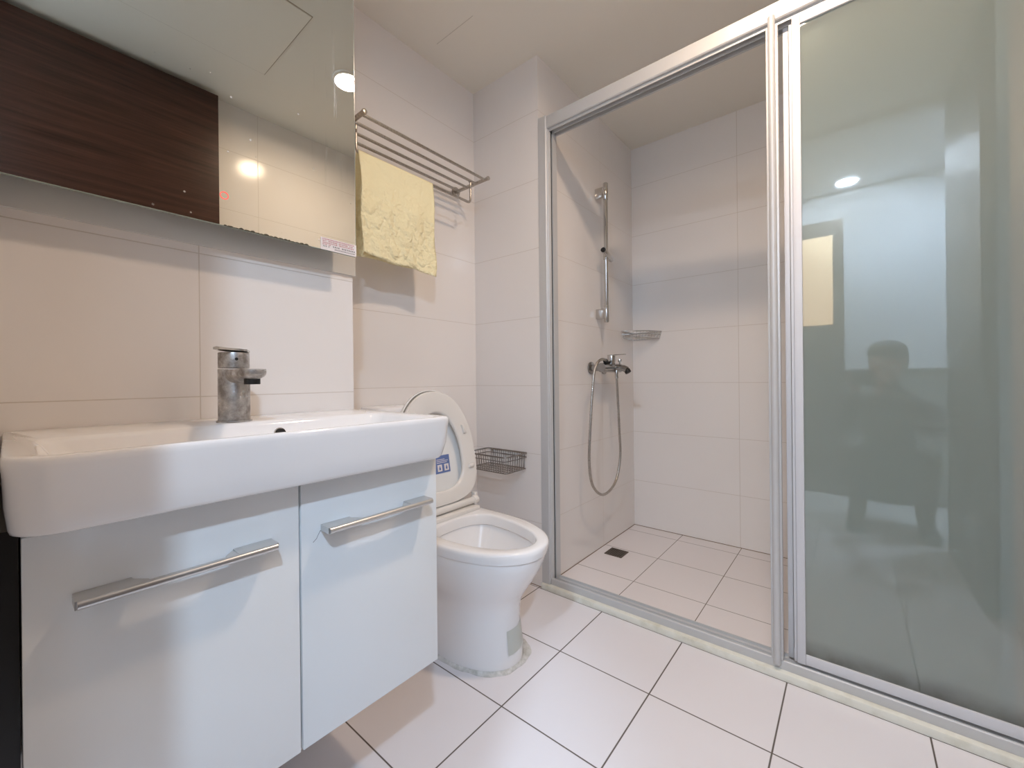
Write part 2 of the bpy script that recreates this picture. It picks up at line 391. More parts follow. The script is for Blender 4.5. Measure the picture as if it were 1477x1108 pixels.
# ------------------------------------------------------------------ vanity
van = thing('vanity_cabinet', 'white wall-hung vanity cabinet with two glossy doors under the basin', 'cabinet', (0.30, 0.87, 0.30))
ZB, ZT = 0.30, 0.742
part('body', m_gloss, van, lambda b: box(b, 0.012, 0.592, 0.722, YV-0.002, ZB, ZT, 0.001), smooth=False)
def door(x0, x1, hx0, hx1, lab, scratch=False):
    d = part('door', m_gloss, van, lambda b: box(b, x0, x1, 0.700, 0.7195, ZB-0.001, ZT-0.004, 0.0012, 2), lab)
    def hd(b):
        z = 0.6575; yl = 0.672
        # lip bar with rounded section
        tube(b, [(hx0+0.002, yl, z), (hx1-0.002, yl, z)], 0.0052, 12)
        for a0, a1 in ((hx0, hx0+0.052), (hx1-0.052, hx1)):
            rings = []
            for (yy, zt) in ((0.6995, 0.0056), (0.690, 0.0052), (0.680, 0.0048), (0.672, 0.0050)):
                rings.append([(a0, yy, z-zt), (a1, yy, z-zt), (a1, yy, z+zt), (a0, yy, z+zt)])
            loft(b, rings)
        # fillets joining the end plates to the bar
        for xx, s in ((hx0+0.052, 1), (hx1-0.052, -1)):
            loft(b, [[(xx, 0.6995, z-0.004), (xx, 0.6995, z+0.004), (xx, 0.672, z+0.004), (xx, 0.672, z-0.004)],
                     [(xx+s*0.014, 0.684, z-0.0035), (xx+s*0.014, 0.684, z+0.0035), (xx+s*0.014, 0.672, z+0.0035), (xx+s*0.014, 0.672, z-0.0035)]])
        box(b, hx0+0.06, hx1-0.06, 0.672, 0.682, z-0.003, z+0.003)
    part('handle', m_handle, d, hd, 'satin metal bar handle')
    if scratch:
        part('scratch', m_scratch, d, lambda b: tube(b, [(0.327, 0.6999, 0.636), (0.333, 0.6998, 0.641), (0.336, 0.6998, 0.647), (0.340, 0.6999, 0.653)], 0.0004, 5))
door(0.009, 0.3045, 0.047, 0.262, None)
door(0.3080, 0.596, 0.340, 0.562, None, True)
part('gap_shade_panel', m_dark, van, lambda b: box(b, -0.011, 0.0075, 0.722, YV-0.002, 0.0, 0.744), 'black panel standing in for the shadowed gap beside the cabinet', smooth=False)  # shade of the gap between cabinet and left wall, made as a black panel

# basin
bas = thing('wash_basin', 'wide white rectangular porcelain basin on the vanity cabinet', 'basin', (0.303, 0.853, 0.744))
BX, BY, BHX, BHY = 0.302, (0.655+YV-0.002)/2, 0.307, (YV-0.002-0.655)/2
def basin(b):
    R = (0.028, 0.006, 0.006, 0.040)
    def o(inset, z):
        li_, ri_, fi_ = inset*0.30, inset, inset*0.45
        return rrect(BX+(li_-ri_)/2, BY+fi_*0.5, BHX-(li_+ri_)/2, BHY-fi_*0.5, R, z, 8)
    rings = [o(0.034, 0.7455), o(0.024, 0.7440), o(0.018, 0.7455), o(0.0140, 0.750), o(0.006, 0.775), o(0.002, 0.810), o(0.0, 0.820), o(0.0006, 0.8255), o(0.0035, 0.8290), o(0.008, 0.8303)]
    # inner bowl: opening x .018..0.586, y .675..0.885
    def i(x0, x1, y0, y1, r, z): return rrect((x0+x1)/2, (y0+y1)/2, (x1-x0)/2, (y1-y0)/2, r, z, 8)
    rings += [i(0.020, 0.584, 0.674, 0.895, 0.022, 0.8295), i(0.024, 0.580, 0.677, 0.891, 0.022, 0.8275), i(0.029, 0.574, 0.680, 0.887, 0.024, 0.822),
              i(0.045, 0.555, 0.688, 0.880, 0.026, 0.795), i(0.075, 0.520, 0.700, 0.870, 0.03, 0.772), i(0.12, 0.47, 0.72, 0.85, 0.03, 0.765), i(0.25, 0.35, 0.77, 0.81, 0.015, 0.762)]
    loft(b, rings)
part('bowl', m_porc, bas, basin, angle=60)
def ovr(b):
    c = Vector((0.3485, 0.8826, 0.8035)); nrm = Vector((0, -1, 0.26)).normalized(); ux = Vector((1, 0, 0)); uz = nrm.cross(ux)
    prof = [(0.0115, 0.0), (0.0115, 0.0012), (0.0108, 0.0018), (0.0095, 0.0016), (0.0088, 0.0)]
    loft(b, [[c+nrm*h+(ux*math.cos(2*PI*k/32)+uz*math.sin(2*PI*k/32))*r for k in range(32)] for r, h in prof], False, False)
ov = part('overflow_ring', m_chrome, bas, ovr, 'chrome overflow ring')
part('overflow_hole', m_black, ov, lambda b: cyl(b, (0.3485, 0.8840, 0.8032), (0.3485, 0.8813, 0.8040), 0.0092, 28), 'dark overflow opening')
part('waste_plug', m_chrome, bas, lambda b: cyl(b, (0.30, 0.79, 0.7610), (0.30, 0.79, 0.7645), 0.021, 28, 0.002))

# faucet
fx, fy, fz = 0.2845, 0.932, 0.8300
fau = thing('basin_faucet', 'stubby limescaled chrome mixer faucet on the back of the basin', 'faucet', (fx, fy, fz))
part('body', m_scale, fau, lambda b: (cyl(b, (fx, fy, fz-0.0005), (fx, fy, fz+0.003), 0.0300, 36, 0.001), cyl(b, (fx, fy, fz+0.002), (fx, fy, fz+0.102), 0.0268, 36, 0.0008)))
def spout(b):
    # flat-topped spout with a rounded belly reaching forward
    rings = []
    for y, hw, t, b_ in ((fy-0.010, 0.021, 0.1005, 0.070), (fy-0.035, 0.020, 0.1005, 0.076), (fy-0.065, 0.020, 0.1005, 0.079), (fy-0.095, 0.0205, 0.1005, 0.080), (fy-0.108, 0.019, 0.1002, 0.082), (fy-0.116, 0.014, 0.099, 0.087), (fy-0.119, 0.008, 0.098, 0.091)):
        r = []
        for k in range(17):
            a = PI*k/16
            r.append((fx+hw*math.cos(a), y, fz+t-0.004-(t-0.004-b_)*math.sin(a)**0.75 if math.sin(a) > 0 else fz+t-0.004))
        r.append((fx-hw*0.96, y, fz+t)); r.append((fx+hw*0.96, y, fz+t))
        rings.append(r)
    loft(b, rings)
part('spout', m_scale, fau, spout, 'chrome spout', angle=35)
part('aerator', m_black, fau, lambda b: cyl(b, (fx, fy-0.094, fz+0.0725), (fx, fy-0.094, fz+0.0850), 0.0130, 24, 0.001))
def cap(b):
    cyl(b, (fx, fy, fz+0.104), (fx, fy, fz+0.134), 0.0262, 36, 0.001)
hd_ = part('lever', m_scale, fau, cap)
def lev(b):
    pts = [(0.000, 0.026), (0.020, 0.0255), (0.034, 0.018), (0.046, 0.011), (0.055, 0.009)]
    # flat paddle pointing back-left from the cap
    d = Vector((-0.80, -0.60, 0)); s = Vector((0.60, -0.80, 0)); c = Vector((fx, fy, fz+0.134))
    rings = []
    for q, hw, z in ((-0.026, 0.010, 0.000), (-0.018, 0.020, 0.001), (0, 0.0262, 0.0025), (0.016, 0.022, 0.003), (0.028, 0.014, 0.0035), (0.040, 0.010, 0.004), (0.046, 0.006, 0.004)):
        p = c+d*q+Vector((0, 0, z))
        rings.append([p+s*hw, p+s*hw+Vector((0, 0, 0.004)), p+Vector((0, 0, 0.0055)), p-s*hw+Vector((0, 0, 0.004)), p-s*hw, p-Vector((0, 0, 0.001))])
    loft(b, rings)
part('lever_plate', m_chrome, hd_, lev)
part('temperature_mark', m_blackgap, fau, lambda b: cyl(b, (fx-0.0035, fy-0.0258, fz+0.121), (fx-0.0036, fy-0.0268, fz+0.121), 0.0028, 14))

# ------------------------------------------------------------------ mirror
mir = thing('wall_mirror', 'large rectangular frameless mirror above the basin with a red touch ring', 'mirror', (0.18, 1.0, 1.226))
MX0, MX1, MZ0, MZ1, MY = -0.010, 0.5775, 1.2270, 1.888, 0.985
part('glass', m_mirror, mir, lambda b: box(b, MX0, MX1, MY, MY+0.005, MZ0, MZ1), smooth=False)
part('glass_edge', mat('mirror_edge', rgb(150, 160, 150), 0.2), mir, lambda b: (box(b, MX1, MX1+0.0012, MY, MY+0.005, MZ0, MZ1), box(b, MX0, MX1, MY, MY+0.005, MZ0-0.001, MZ0)), smooth=False)
part('backing_panel', mat('backing_board', rgb(218, 217, 213), 0.25), mir, lambda b: box(b, MX0, 0.6125, 1.0465, 1.0508, 1.193, 1.885, 0.0004), 'pale board behind and below the glass', smooth=False)
part('mounting_frame', mat('mount', rgb(120, 120, 118), 0.5), mir, lambda b: box(b, 0.03, 0.53, MY+0.006, 1.0463, 1.27, 1.85), smooth=False)
def ring(b):
    c = Vector((0.2865, MY-0.0006, 1.288)); loft(b, [[c+Vector((math.cos(2*PI*k/36)*r, y, math.sin(2*PI*k/36)*r)) for k in range(36)] for r, y in ((0.0062, 0.0004), (0.0062, 0), (0.0078, 0), (0.0078, 0.0004))], False, False)
part('touch_switch', m_red, mir, ring, 'glowing red ring')
def corro(b):
    random.seed(3)
    x = 0.285
    while x < 0.455:
        wv = random.uniform(0.004, 0.012); hh = random.uniform(0.0006, 0.0030)*(1.3 if x > 0.4 else 1)
        k = 7
        top = [(x+wv*i/k, MY-0.0003, MZ0+hh*math.sin(PI*i/k)**0.6+random.uniform(0, 0.0006)) for i in range(k+1)]
        bot = [(p[0], MY-0.0003, MZ0-0.0008) for p in top]
        for i in range(k): b.faces.new([b.verts.new(v) for v in (bot[i], bot[i+1], top[i+1], top[i])])
        x += wv
part('edge_corrosion', mat('black_edge', rgb(70, 66, 50), 0.6), mir, corro, 'dark chipped silvering', smooth=False)
SX0, SX1, SZ0, SZ1 = 0.4855, 0.5790, 1.2262, 1.2560
stk = part('warning_sticker', m_label, mir, lambda b: box(b, SX0, SX1, MY-0.0008, MY-0.0002, SZ0, SZ1, 0.0002), 'white sticker with rows of small red and black print', smooth=False)
def glyph_rows(b, rows, seed):
    random.seed(seed)
    for (x0, x1, zc, h) in rows:
        x = x0
        while x < x1:
            wv = h*0.95
            if random.random() > 0.06:
                y = MY-0.0011
                # each character: a few crossing strokes
                for q in range(3):
                    zz = zc-h/2+h*(q+0.5)/3+random.uniform(-.1, .1)*h
                    a = random.uniform(0, 0.25); c = random.uniform(0.7, 0.9)
                    box(b, x+wv*a, x+wv*c, y, y+0.0002, zz-h*0.07, zz+h*0.07)
                for q in range(random.choice((1, 2))):
                    xx = x+wv*random.uniform(0.2, 0.75)
                    box(b, xx-h*0.06, xx+h*0.06, y, y+0.0002, zc-h*0.5, zc+h*0.45)
            x += h*1.15
part('red_print', m_labred, stk, lambda b: glyph_rows(b, [(0.490, 0.572, 1.2525, 0.0030), (0.490, 0.566, 1.2480, 0.0030), (0.490, 0.5755, 1.2436, 0.0030), (0.490, 0.508, 1.2395, 0.0026)], 5), smooth=False)
part('black_print', m_labblk, stk, lambda b: glyph_rows(b, [(0.491, 0.508, 1.2352, 0.0030), (0.516, 0.575, 1.2375, 0.0040), (0.517, 0.575, 1.2315, 0.0030)], 9), smooth=False)

# ------------------------------------------------------------------ towel rack + towel
rk = thing('towel_rack', 'stainless steel towel shelf of four rails high on the toilet wall', 'towel rack', (1.05, Y0, 1.786))
RZ, RX0, RX1, RYF = 1.786, 0.752, 1.350, 1.236
for sx in (RX0, RX1):
    def br(b, sx=sx):
        tube(b, [(sx, Y0-0.002, RZ), (sx, RYF-0.012, RZ)], 0.0078, 16)
        cyl(b, (sx, RYF-0.020, RZ), (sx, RYF-0.010, RZ), 0.0088, 20, 0.002)
        cyl(b, (sx, Y0-0.012, RZ), (sx, Y0-0.0005, RZ), 0.022, 28, 0.003)
    part('bracket', m_steel, rk, br)
for y in (1.240, 1.296, 1.352, 1.405):
    part('rail', m_steel, rk, lambda b, y=y: tube(b, [(RX0, y, RZ), (RX1, y, RZ)], 0.0055, 12))
def hang(b):
    x0, x1, yb, zb, r = RX0-0.0, RX1-0.03, 1.300, 1.690, 0.018
    p = [(x0+0.015, yb, RZ-0.006), (x0+0.015, yb, zb+r)]
    for k in range(1, 7): a = PI/2*k/6; p.append((x0+0.015+r-r*math.cos(a), yb, zb+r-r*math.sin(a)))
    for k in range(0, 6): a = PI/2*k/6; p.append((x1-r+r*math.sin(a), yb, zb+r-r*math.cos(a)))
    p += [(x1, yb, zb+r), (x1, yb, RZ-0.006)]
    tube(b, p, 0.0050, 12)
    box(b, x1-0.006, RX1, yb-0.006, yb+0.006, RZ-0.004, RZ+0.004, 0.001); box(b, RX0, x0+0.02, yb-0.006, yb+0.006, RZ-0.004, RZ+0.004, 0.001)
part('hanging_bar', m_steel, rk, hang, 'lower U-shaped hanging bar')
def towel(b):
    NX, NS = 44, 70
    x0, x1, yb, zb = 0.772, 1.100, 1.300, 1.6915
    Lf, Lb = 0.362, 0.350
    r = 0.0068
    grid = []
    for i in range(NX+1):
        u = i/NX; row = []
        for j in range(NS+1):
            s = j/NS*(Lf+Lb+PI*r) - Lf      # s<0 front, 0..pi r over the bar
            fold = 0.0
            if s < 0:
                d = -s; dep = min(d/0.15, 1)
                y = yb-r-0.008*dep-0.003*dep*math.sin(7*u+4*d*5)-0.003*dep*math.sin(17*u+9*d+1)-0.004*(d/Lf)**3*(0.5+0.5*math.sin(5*u+1))
                y -= 0.010*(1-u)**3*dep
                z = zb-d+0.004*dep*math.sin(9*u+2)-0.006*u*dep + 0.012*(1-u)*(d/Lf)
                x = x0+(x1-x0)*u+0.003*dep*math.sin(d*25)
            elif s < PI*r:
                a = s/r; y = yb-r*math.cos(a); z = zb+r*math.sin(a); x = x0+(x1-x0)*u
            else:
                d = s-PI*r; dep = min(d/0.15, 1)
                y = yb+r+0.010*dep+0.005*dep*math.sin(6*u+3*d*5+2)+0.012*(1-u)**2*dep
                z = zb-d+0.004*dep*math.sin(8*u); x = x0+(x1-x0)*u-0.006*dep*(1-u)
            row.append(b.verts.new((x, y, z)))
        grid.append(row)
    for i in range(NX):
        for j in range(NS):
            b.faces.new((grid[i][j], grid[i+1][j], grid[i+1][j+1], grid[i][j+1]))
tw = solo('towel', m_towel, towel, angle=180)
tag(tw, 'pale yellow cotton towel draped over the rack bar beside the mirror', 'towel')
md = tw.modifiers.new('thick', 'SOLIDIFY'); md.thickness = 0.0028; md.offset = 0
tex = bpy.data.textures.new('crumple', 'CLOUDS'); tex.noise_scale = 0.055; tex.noise_depth = 2
md2 = tw.modifiers.new('crumple', 'DISPLACE'); md2.texture = tex; md2.strength = 0.012; md2.mid_level = 0.5; md2.texture_coords = 'LOCAL'
vg = tw.vertex_groups.new(name='fall')
for v in tw.data.vertices:
    wgt = max(0, min(1, (1.67-v.co.z)/0.18)); vg.add([v.index], wgt, 'REPLACE')
md2.vertex_group = 'fall'
while tw.modifiers[0].name != 'crumple': tw.modifiers.move(1, 0)

# ------------------------------------------------------------------ toilet
TX = 1.022
toi = thing('toilet', 'white one-piece toilet with seat and lid raised beside the vanity', 'toilet', (TX, 1.10, 0))
def egg(z, hw, yf, yb, yc=1.03, n_=64, p=2.15, pb=4.0, cx=TX):
    out = []
    for k in range(n_):
        a = 2*PI*k/n_
        c, s = math.cos(a), math.sin(a)
        if s < 0: e = 2/p; x = hw*abs(c)**e*(1 if c >= 0 else -1); y = yc-(yc-yf)*abs(s)**e
        else: e = 2/pb; x = hw*abs(c)**e*(1 if c >= 0 else -1); y = yc+(yb-yc)*abs(s)**e
        out.append((cx+x, y, z))
    return out
def bowl(b):
    YB = Y0-0.003
    R = [egg(0.0, .126, .822, YB), egg(0.010, .126, .822, YB), egg(0.06, .124, .828, YB), egg(0.13, .121, .834, YB), egg(0.175, .123, .832, YB), egg(0.205, .130, .822, YB), egg(0.23, .140, .806, YB),
         egg(0.26, .153, .786, YB), egg(0.30, .166, .760, YB), egg(0.335, .1725, .742, YB), egg(0.360, .1745, .735, YB), egg(0.3635, .1740, .736, YB), egg(0.3655, .1775, .729, YB),
         egg(0.385, .1800, .724, YB), egg(0.394, .1795, .725, YB), egg(0.3985, .1765, .729, YB), egg(0.400, .170, .737, YB)]
    R += [egg(0.400, .139, .756, 1.120, p=2.1, pb=2.4), egg(0.3985, .135, .760, 1.117, p=2.1, pb=2.4), egg(0.393, .132, .762, 1.115, p=2.1, pb=2.4), egg(0.362, .132, .763, 1.115, p=2.1, pb=2.4), egg(0.358, .138, .757, 1.12, p=2.1, pb=2.4),
          egg(0.34, .132, .766, 1.115, p=2.1, pb=2.3), egg(0.28, .105, .80, 1.10, p=2, pb=2.1), egg(0.23, .075, .86, 1.08, p=2, pb=2), egg(0.20, .06, .90, 1.06, p=2, pb=2), egg(0.17, .045, .94, 1.05, p=2, pb=2)]
    loft(b, R, True, True)
part('bowl', m_porc, toi, bowl, angle=50)
part('water', mat('water', rgb(215, 222, 222), 0.02, 0.0, IOR=1.33), toi, lambda b: (b.faces.new([b.verts.new(p) for p in egg(0.205, .063, .89, 1.065, p=2, pb=2)])), smooth=False)
def tank(b):
    def r(h, d, z, q): return rrect(TX, Y0-0.003-d/2, h, d/2, q, z, 6)
    loft(b, [r(.165, .135, .399, .03), r(.172, .145, .43, .03), r(.178, .150, .60, .03), r(.180, .152, .775, .03), r(.176, .148, .777, .03)])
part('tank', m_porc, toi, tank, angle=50)
def tlid(b):
    def r(h, d, z, q): return rrect(TX, Y0-0.003-d/2, h, d/2, q, z, 6)
    loft(b, [r(.181, .156, .778, .03), r(.184, .159, .782, .03), r(.184, .159, .800, .03), r(.178, .153, .808, .03)])
tl = part('tank_lid', m_porc, toi, tlid, angle=50)
part('flush_button', m_chrome, tl, lambda b: cyl(b, (TX, 1.352, .807), (TX, 1.352, .8125), .02, 24, .001))
# hinge
HY, HZ = 1.160, 0.428
tilt = math.radians(9.0)
def P3(u, v, wv):  # u across, v up along the raised seat, w out of it (towards the viewer)
    return Vector((TX+u, HY+v*math.sin(tilt)-wv*math.cos(tilt), HZ+v*math.cos(tilt)+wv*math.sin(tilt)))
def outline(hw, v0, v1, vc, n_=72, p=2.2, pb=3.2):
    o = []
    for k in range(n_):
        a = 2*PI*k/n_; c, s = math.cos(a), math.sin(a)
        if s >= 0: e = 2/p; o.append((hw*abs(c)**e*(1 if c >= 0 else -1), vc+(v1-vc)*abs(s)**e))
        else: e = 2/pb; o.append((hw*abs(c)**e*(1 if c >= 0 else -1), vc-(vc-v0)*abs(s)**e))
    return o
def seat(b):
    S = lambda hw, v0, v1, wv, pb=3.2, p=2.2: [P3(u, v, wv) for u, v in outline(hw, v0, v1, 0.17, p=p, pb=pb)]
    I = lambda hw, v0, v1, wv: S(hw, v0, v1, wv, 2.5, 2.1)
    rings = [I(.112, .068, .358, .004), S(.178, .020, .436, .002), S(.1815, .018, .439, .006), S(.1815, .018, .439, .012), S(.178, .021, .4355, .017), I(.120, .060, .366, .019), I(.112, .068, .358, .015), I(.110, .070, .356, .010)]
    vr = loft(b, rings, False, False)
    a, c = vr[-1], vr[0]
    for i in range(len(a)):
        j = (i+1) % len(a); b.faces.new((a[i], a[j], c[j], c[i]))
se = part('seat', m_plast, toi, seat, angle=45)
for (u, v, sz) in ((.147, .140, .0), (-.147, .140, .0), (.128, .285, 1), (-.128, .285, 1)):
    def bump_(b, u=u, v=v, sz=sz):
        hw, hh = (0.0075, 0.017) if sz else (0.015, 0.008)
        rr = []
        for wv, q in ((.016, 1.0), (.0245, 1.0), (.027, 0.7)):
            rr.append([P3(u+x*q*0.95-(0.25*y if sz else 0), v+y*q, wv) for x, y in ((-hw, -hh), (hw, -hh), (hw, hh), (-hw, hh))])
        loft(b, rr)
        bmesh.ops.bevel(b, geom=list(b.edges), offset=0.0015, segments=2, affect='EDGES')
    part('bumper', m_plast, se, bump_)
def lid(b):
    W0 = -0.012
    S = lambda hw, v0, v1, wv, pb=3.2: [P3(u, v, wv) for u, v in outline(hw, v0, v1, 0.17, pb=pb)]
    rings = [S(.05, .12, .30, W0-.020), S(.165, .025, .425, W0-.019), S(.178, .012, .440, W0-.014), S(.183, .006, .446, W0-.004), S(.183, .006, .446, W0+.008), S(.180, .009, .443, W0+.009), S(.176, .013, .439, W0+.002), S(.160, .03, .42, W0-.009), S(.05, .12, .30, W0-.011)]
    loft(b, rings)
li = part('lid', mat('lid_plastic', rgb(234, 234, 232), 0.12), toi, lid, angle=50)
WS = -0.0222
def lab_q(b, u0, u1, v0, v1, w0, w1):
    loft(b, [[P3(u0, v0, w_), P3(u1, v0, w_), P3(u1, v1, w_), P3(u0, v1, w_)] for w_ in (w0, w1)])
lb = part('instruction_label', m_labblue, li, lambda b: lab_q(b, -0.005, 0.074, 0.130, 0.196, WS, WS+0.0006), 'blue sticker with two white pictogram squares', smooth=False)
# ------------------------------------------------------------------ hinge pieces
def hbar(b):
    cyl(b, (TX-.150, HY-0.004, HZ+0.004), (TX+.150, HY-0.004, HZ+0.004), 0.0135, 24, 0.002)
part('hinge_bar', m_plast, toi, hbar, 'white rounded hinge cover across the back')
def hfoot(b):
    box(b, TX-.150, TX+.158, HY-0.035, HY+0.022, 0.3995, 0.4150, 0.004)
part('hinge_base', m_plast, toi, hfoot)
for s in (-1, 1):
    def ear(b, s=s):
        x = TX+s*.158
        cyl(b, (x-s*.010, HY-0.004, HZ+0.004), (x+s*.012, HY-0.004, HZ+0.004), 0.017, 24, 0.003)
        box(b, min(x, x+s*.014), max(x, x+s*.014), HY-0.008, HY+0.016, HZ-0.01, HZ+0.032, 0.003)
    part('hinge_end', m_plast, toi, ear)
# caulk skirt at the floor
def caulk(b):
    n_ = 96
    random.seed(11)
    B_ = egg(0.0035, .131, .816, 1.41, n_=n_)
    C = []
    for k, p in enumerate(egg(0.0012, .136, .811, 1.42, n_=n_)):
        a = 2*PI*k/n_; j = 0.002*math.sin(5*a)+0.002*math.sin(13*a+1)+random.uniform(-.001, .001)
        # wider smear on the front right
        sm = 0.020*math.exp(-((a-5.45)/0.35)**2)*(1+0.25*math.sin(9*a))
        C.append((p[0]+(j+sm)*math.cos(a), p[1]+(j+sm)*math.sin(a), 0.0012))
    D = [(p[0], p[1], 0.0001) for p in C]
    loft(b, [[(p[0], p[1], 0.010) for p in egg(0.01, .1265, .8215, 1.40, n_=n_)], B_, C, D], False, False)
part('caulk', m_caulk, toi, caulk, 'greyish smeared sealant around the foot', angle=80)
# faded rectangular patch on the foot, following its curve
def patch(b):
    def at(z, k): 
        t = (z-0.06)/0.07
        hw = .124+(.121-.124)*t; yf = .828+(.836-.828)*t
        hw += 0.0022; yf -= 0.0022
        a = k; c, s = math.cos(a), math.sin(a); e = 2/2.15
        return (TX+hw*abs(c)**e*(1 if c >= 0 else -1), 1.03-(1.03-yf)*abs(s)**e, z)
    zs = [0.045, 0.06, 0.075, 0.09, 0.105, 0.118]
    rows = [[b.verts.new(at(z, 2*PI-1.80+0.70*i/12)) for i in range(13)] for z in zs]
    for r0_, r1_ in zip(rows, rows[1:]):
        for i in range(12): b.faces.new((r0_[i], r0_[i+1], r1_[i+1], r1_[i]))
part('sticker_residue', m_patch, toi, patch, 'faded rectangular patch', angle=80)

# white pictograms on the lid label
for u in (0.012, 0.045):
    sq = part('pictogram', m_label, lb, lambda b, u=u: (lab_q(b, u, u+0.022, 0.137, 0.162, WS+0.0006, WS+0.0009)), smooth=False)
part('label_print', m_label, lb, lambda b: [lab_q(b, 0.010, 0.010+l_, v_, v_+0.002, WS+0.0006, WS+0.0009) for l_, v_ in ((0.05, 0.168), (0.056, 0.174), (0.04, 0.180))], smooth=False)
for u in (0.012, 0.045):
    part('label_figure', m_labblue, lb, lambda b, u=u: (lab_q(b, u+0.007, u+0.015, 0.142, 0.151, WS+0.0009, WS+0.0011), lab_q(b, u+0.009, u+0.013, 0.1505, 0.157, WS+0.0009, WS+0.0011)), smooth=False)

# ------------------------------------------------------------------ paper basket on the projecting wall
pb_ = thing('wire_basket', 'steel wire basket on the projecting wall beside the toilet', 'basket', (XC, 1.24, 0.52))
bx0, bx1, by0, by1, bz0, bz1 = 1.322, XC-0.004, 1.115, 1.352, 0.508, 0.578
def loop(z, dx, r=0.012):
    return [(p[0], p[1], z) for p in rrect((bx0+bx1)/2+dx/2, (by0+by1)/2, (bx1-bx0)/2-abs(dx)/2, (by1-by0)/2-abs(dx)/2, r, z, 4)]
part('rim', m_wire, pb_, lambda b: (tube(b, loop(bz1, 0), 0.0032, 8, True), tube(b, loop(bz1-0.018, 0), 0.0018, 6, True)))
part('base_loop', m_wire, pb_, lambda b: tube(b, loop(bz0, 0.012), 0.0022, 8, True))
def bw(b):
    n_ = 17
    for i in range(1, n_):
        y = by0+0.006+(by1-by0-0.012)*i/n_
        tube(b, [(bx0, y, bz1), (bx0+0.010, y, bz0+0.003), (bx0+0.014, y, bz0), (bx1-0.006, y, bz0), (bx1, y, bz0+0.004), (bx1, y, bz1)], 0.0011, 5)
    for i in range(1, 9):
        x = bx0+0.006+(bx1-bx0-0.012)*i/9
        for y, s in ((by0, 1), (by1, -1)):
            tube(b, [(x, y, bz1), (x, y+s*0.006, bz0)], 0.0011, 5)
    for i in range(1, 4):
        x = bx0+0.012+(bx1-bx0-0.02)*i/4
        tube(b, [(x, by0+0.006, bz0-0.001), (x, by1-0.006, bz0-0.001)], 0.0013, 5)
part('wire_mesh', m_wire, pb_, bw)
for y in (by0+0.03, by1-0.03): part('wall_screw', m_steel, pb_, lambda b, y=y: cyl(b, (XC-0.008, y, bz1-0.004), (XC-0.0003, y, bz1-0.004), 0.006, 16, 0.001))

# ------------------------------------------------------------------ shower enclosure
YA = Y1-0.001           # left jamb side
struct(solo('trim_1', m_curb, lambda b: box(b, 1.467, 1.560, YO, Y1-0.001, 0, 0.024, 0.004, 2)), 'cream stone shower threshold')
enc = thing('shower_enclosure', 'aluminium framed shower screen with frosted glass doors on the stone threshold', 'shower screen', (1.51, 0.3, 0.024))
def extr_y(b, prof, y0, y1):
    loft(b, [[(x, y, z) for x, z in prof] for y in (y0, y1)])
def extr_z(b, prof, z0, z1):
    loft(b, [[(x, y, z) for x, y in prof] for z in (z0, z1)])
def track(b):
    prof = [(1.486, 0.0245), (1.486, 0.049), (1.4885, 0.0515), (1.4925, 0.0515), (1.4935, 0.040), (1.512, 0.040), (1.5125, 0.047), (1.515, 0.047), (1.5155, 0.040), (1.536, 0.040), (1.5365, 0.049), (1.5405, 0.049), (1.542, 0.0245)]
    extr_y(b, prof, YO+0.001, YA-0.042)
part('bottom_track', m_alu, enc, track, smooth=False)
def top(b):
    prof = [(1.486, 2.035), (1.483, 2.031), (1.483, 1.985), (1.486, 1.981), (1.494, 1.981), (1.494, 1.970), (1.497, 1.970), (1.497, 1.979), (1.512, 1.979), (1.512, 1.966), (1.515, 1.966), (1.515, 1.979), (1.534, 1.979), (1.534, 1.964), (1.541, 1.964), (1.545, 2.035)]
    extr_y(b, prof, YO+0.001, YA-0.036)
part('top_rail', m_alu, enc, top, smooth=False)
def jamb(b):
    prof = [(1.4785, YA), (1.4785, YA-0.004), (1.4800, YA-0.036), (1.4835, YA-0.040), (1.488, YA-0.040), (1.490, YA-0.044), (1.500, YA-0.048), (1.504, YA-0.048), (1.504, YA-0.030), (1.512, YA-0.030), (1.512, YA-0.052), (1.545, YA-0.052), (1.548, YA-0.046), (1.548, YA)]
    extr_z(b, prof, 0.0245, 2.035)
part('wall_jamb', m_alu, enc, jamb, smooth=False)
def jamb2(b):
    extr_z(b, [(1.482, YO+0.001), (1.482, YO+0.03), (1.486, YO+0.034), (1.545, YO+0.034), (1.548, YO+0.001)], 0.0245, 2.035)
part('wall_jamb', m_alu, enc, jamb2, smooth=False)
part('jamb_seal', m_black, enc, lambda b: box(b, 1.5045, 1.5115, YA-0.047, YA-0.0305, 0.045, 1.975), 'black rubber seal', smooth=False)
# handle post of the front sliding leaf: rounded bar standing proud
def roundbar(b, x, y, rx, ry, z0, z1, n_=20):
    loft(b, [[(x+rx*math.cos(2*PI*k/n_), y+ry*math.sin(2*PI*k/n_), z) for k in range(n_)] for z in (z0, z1)])

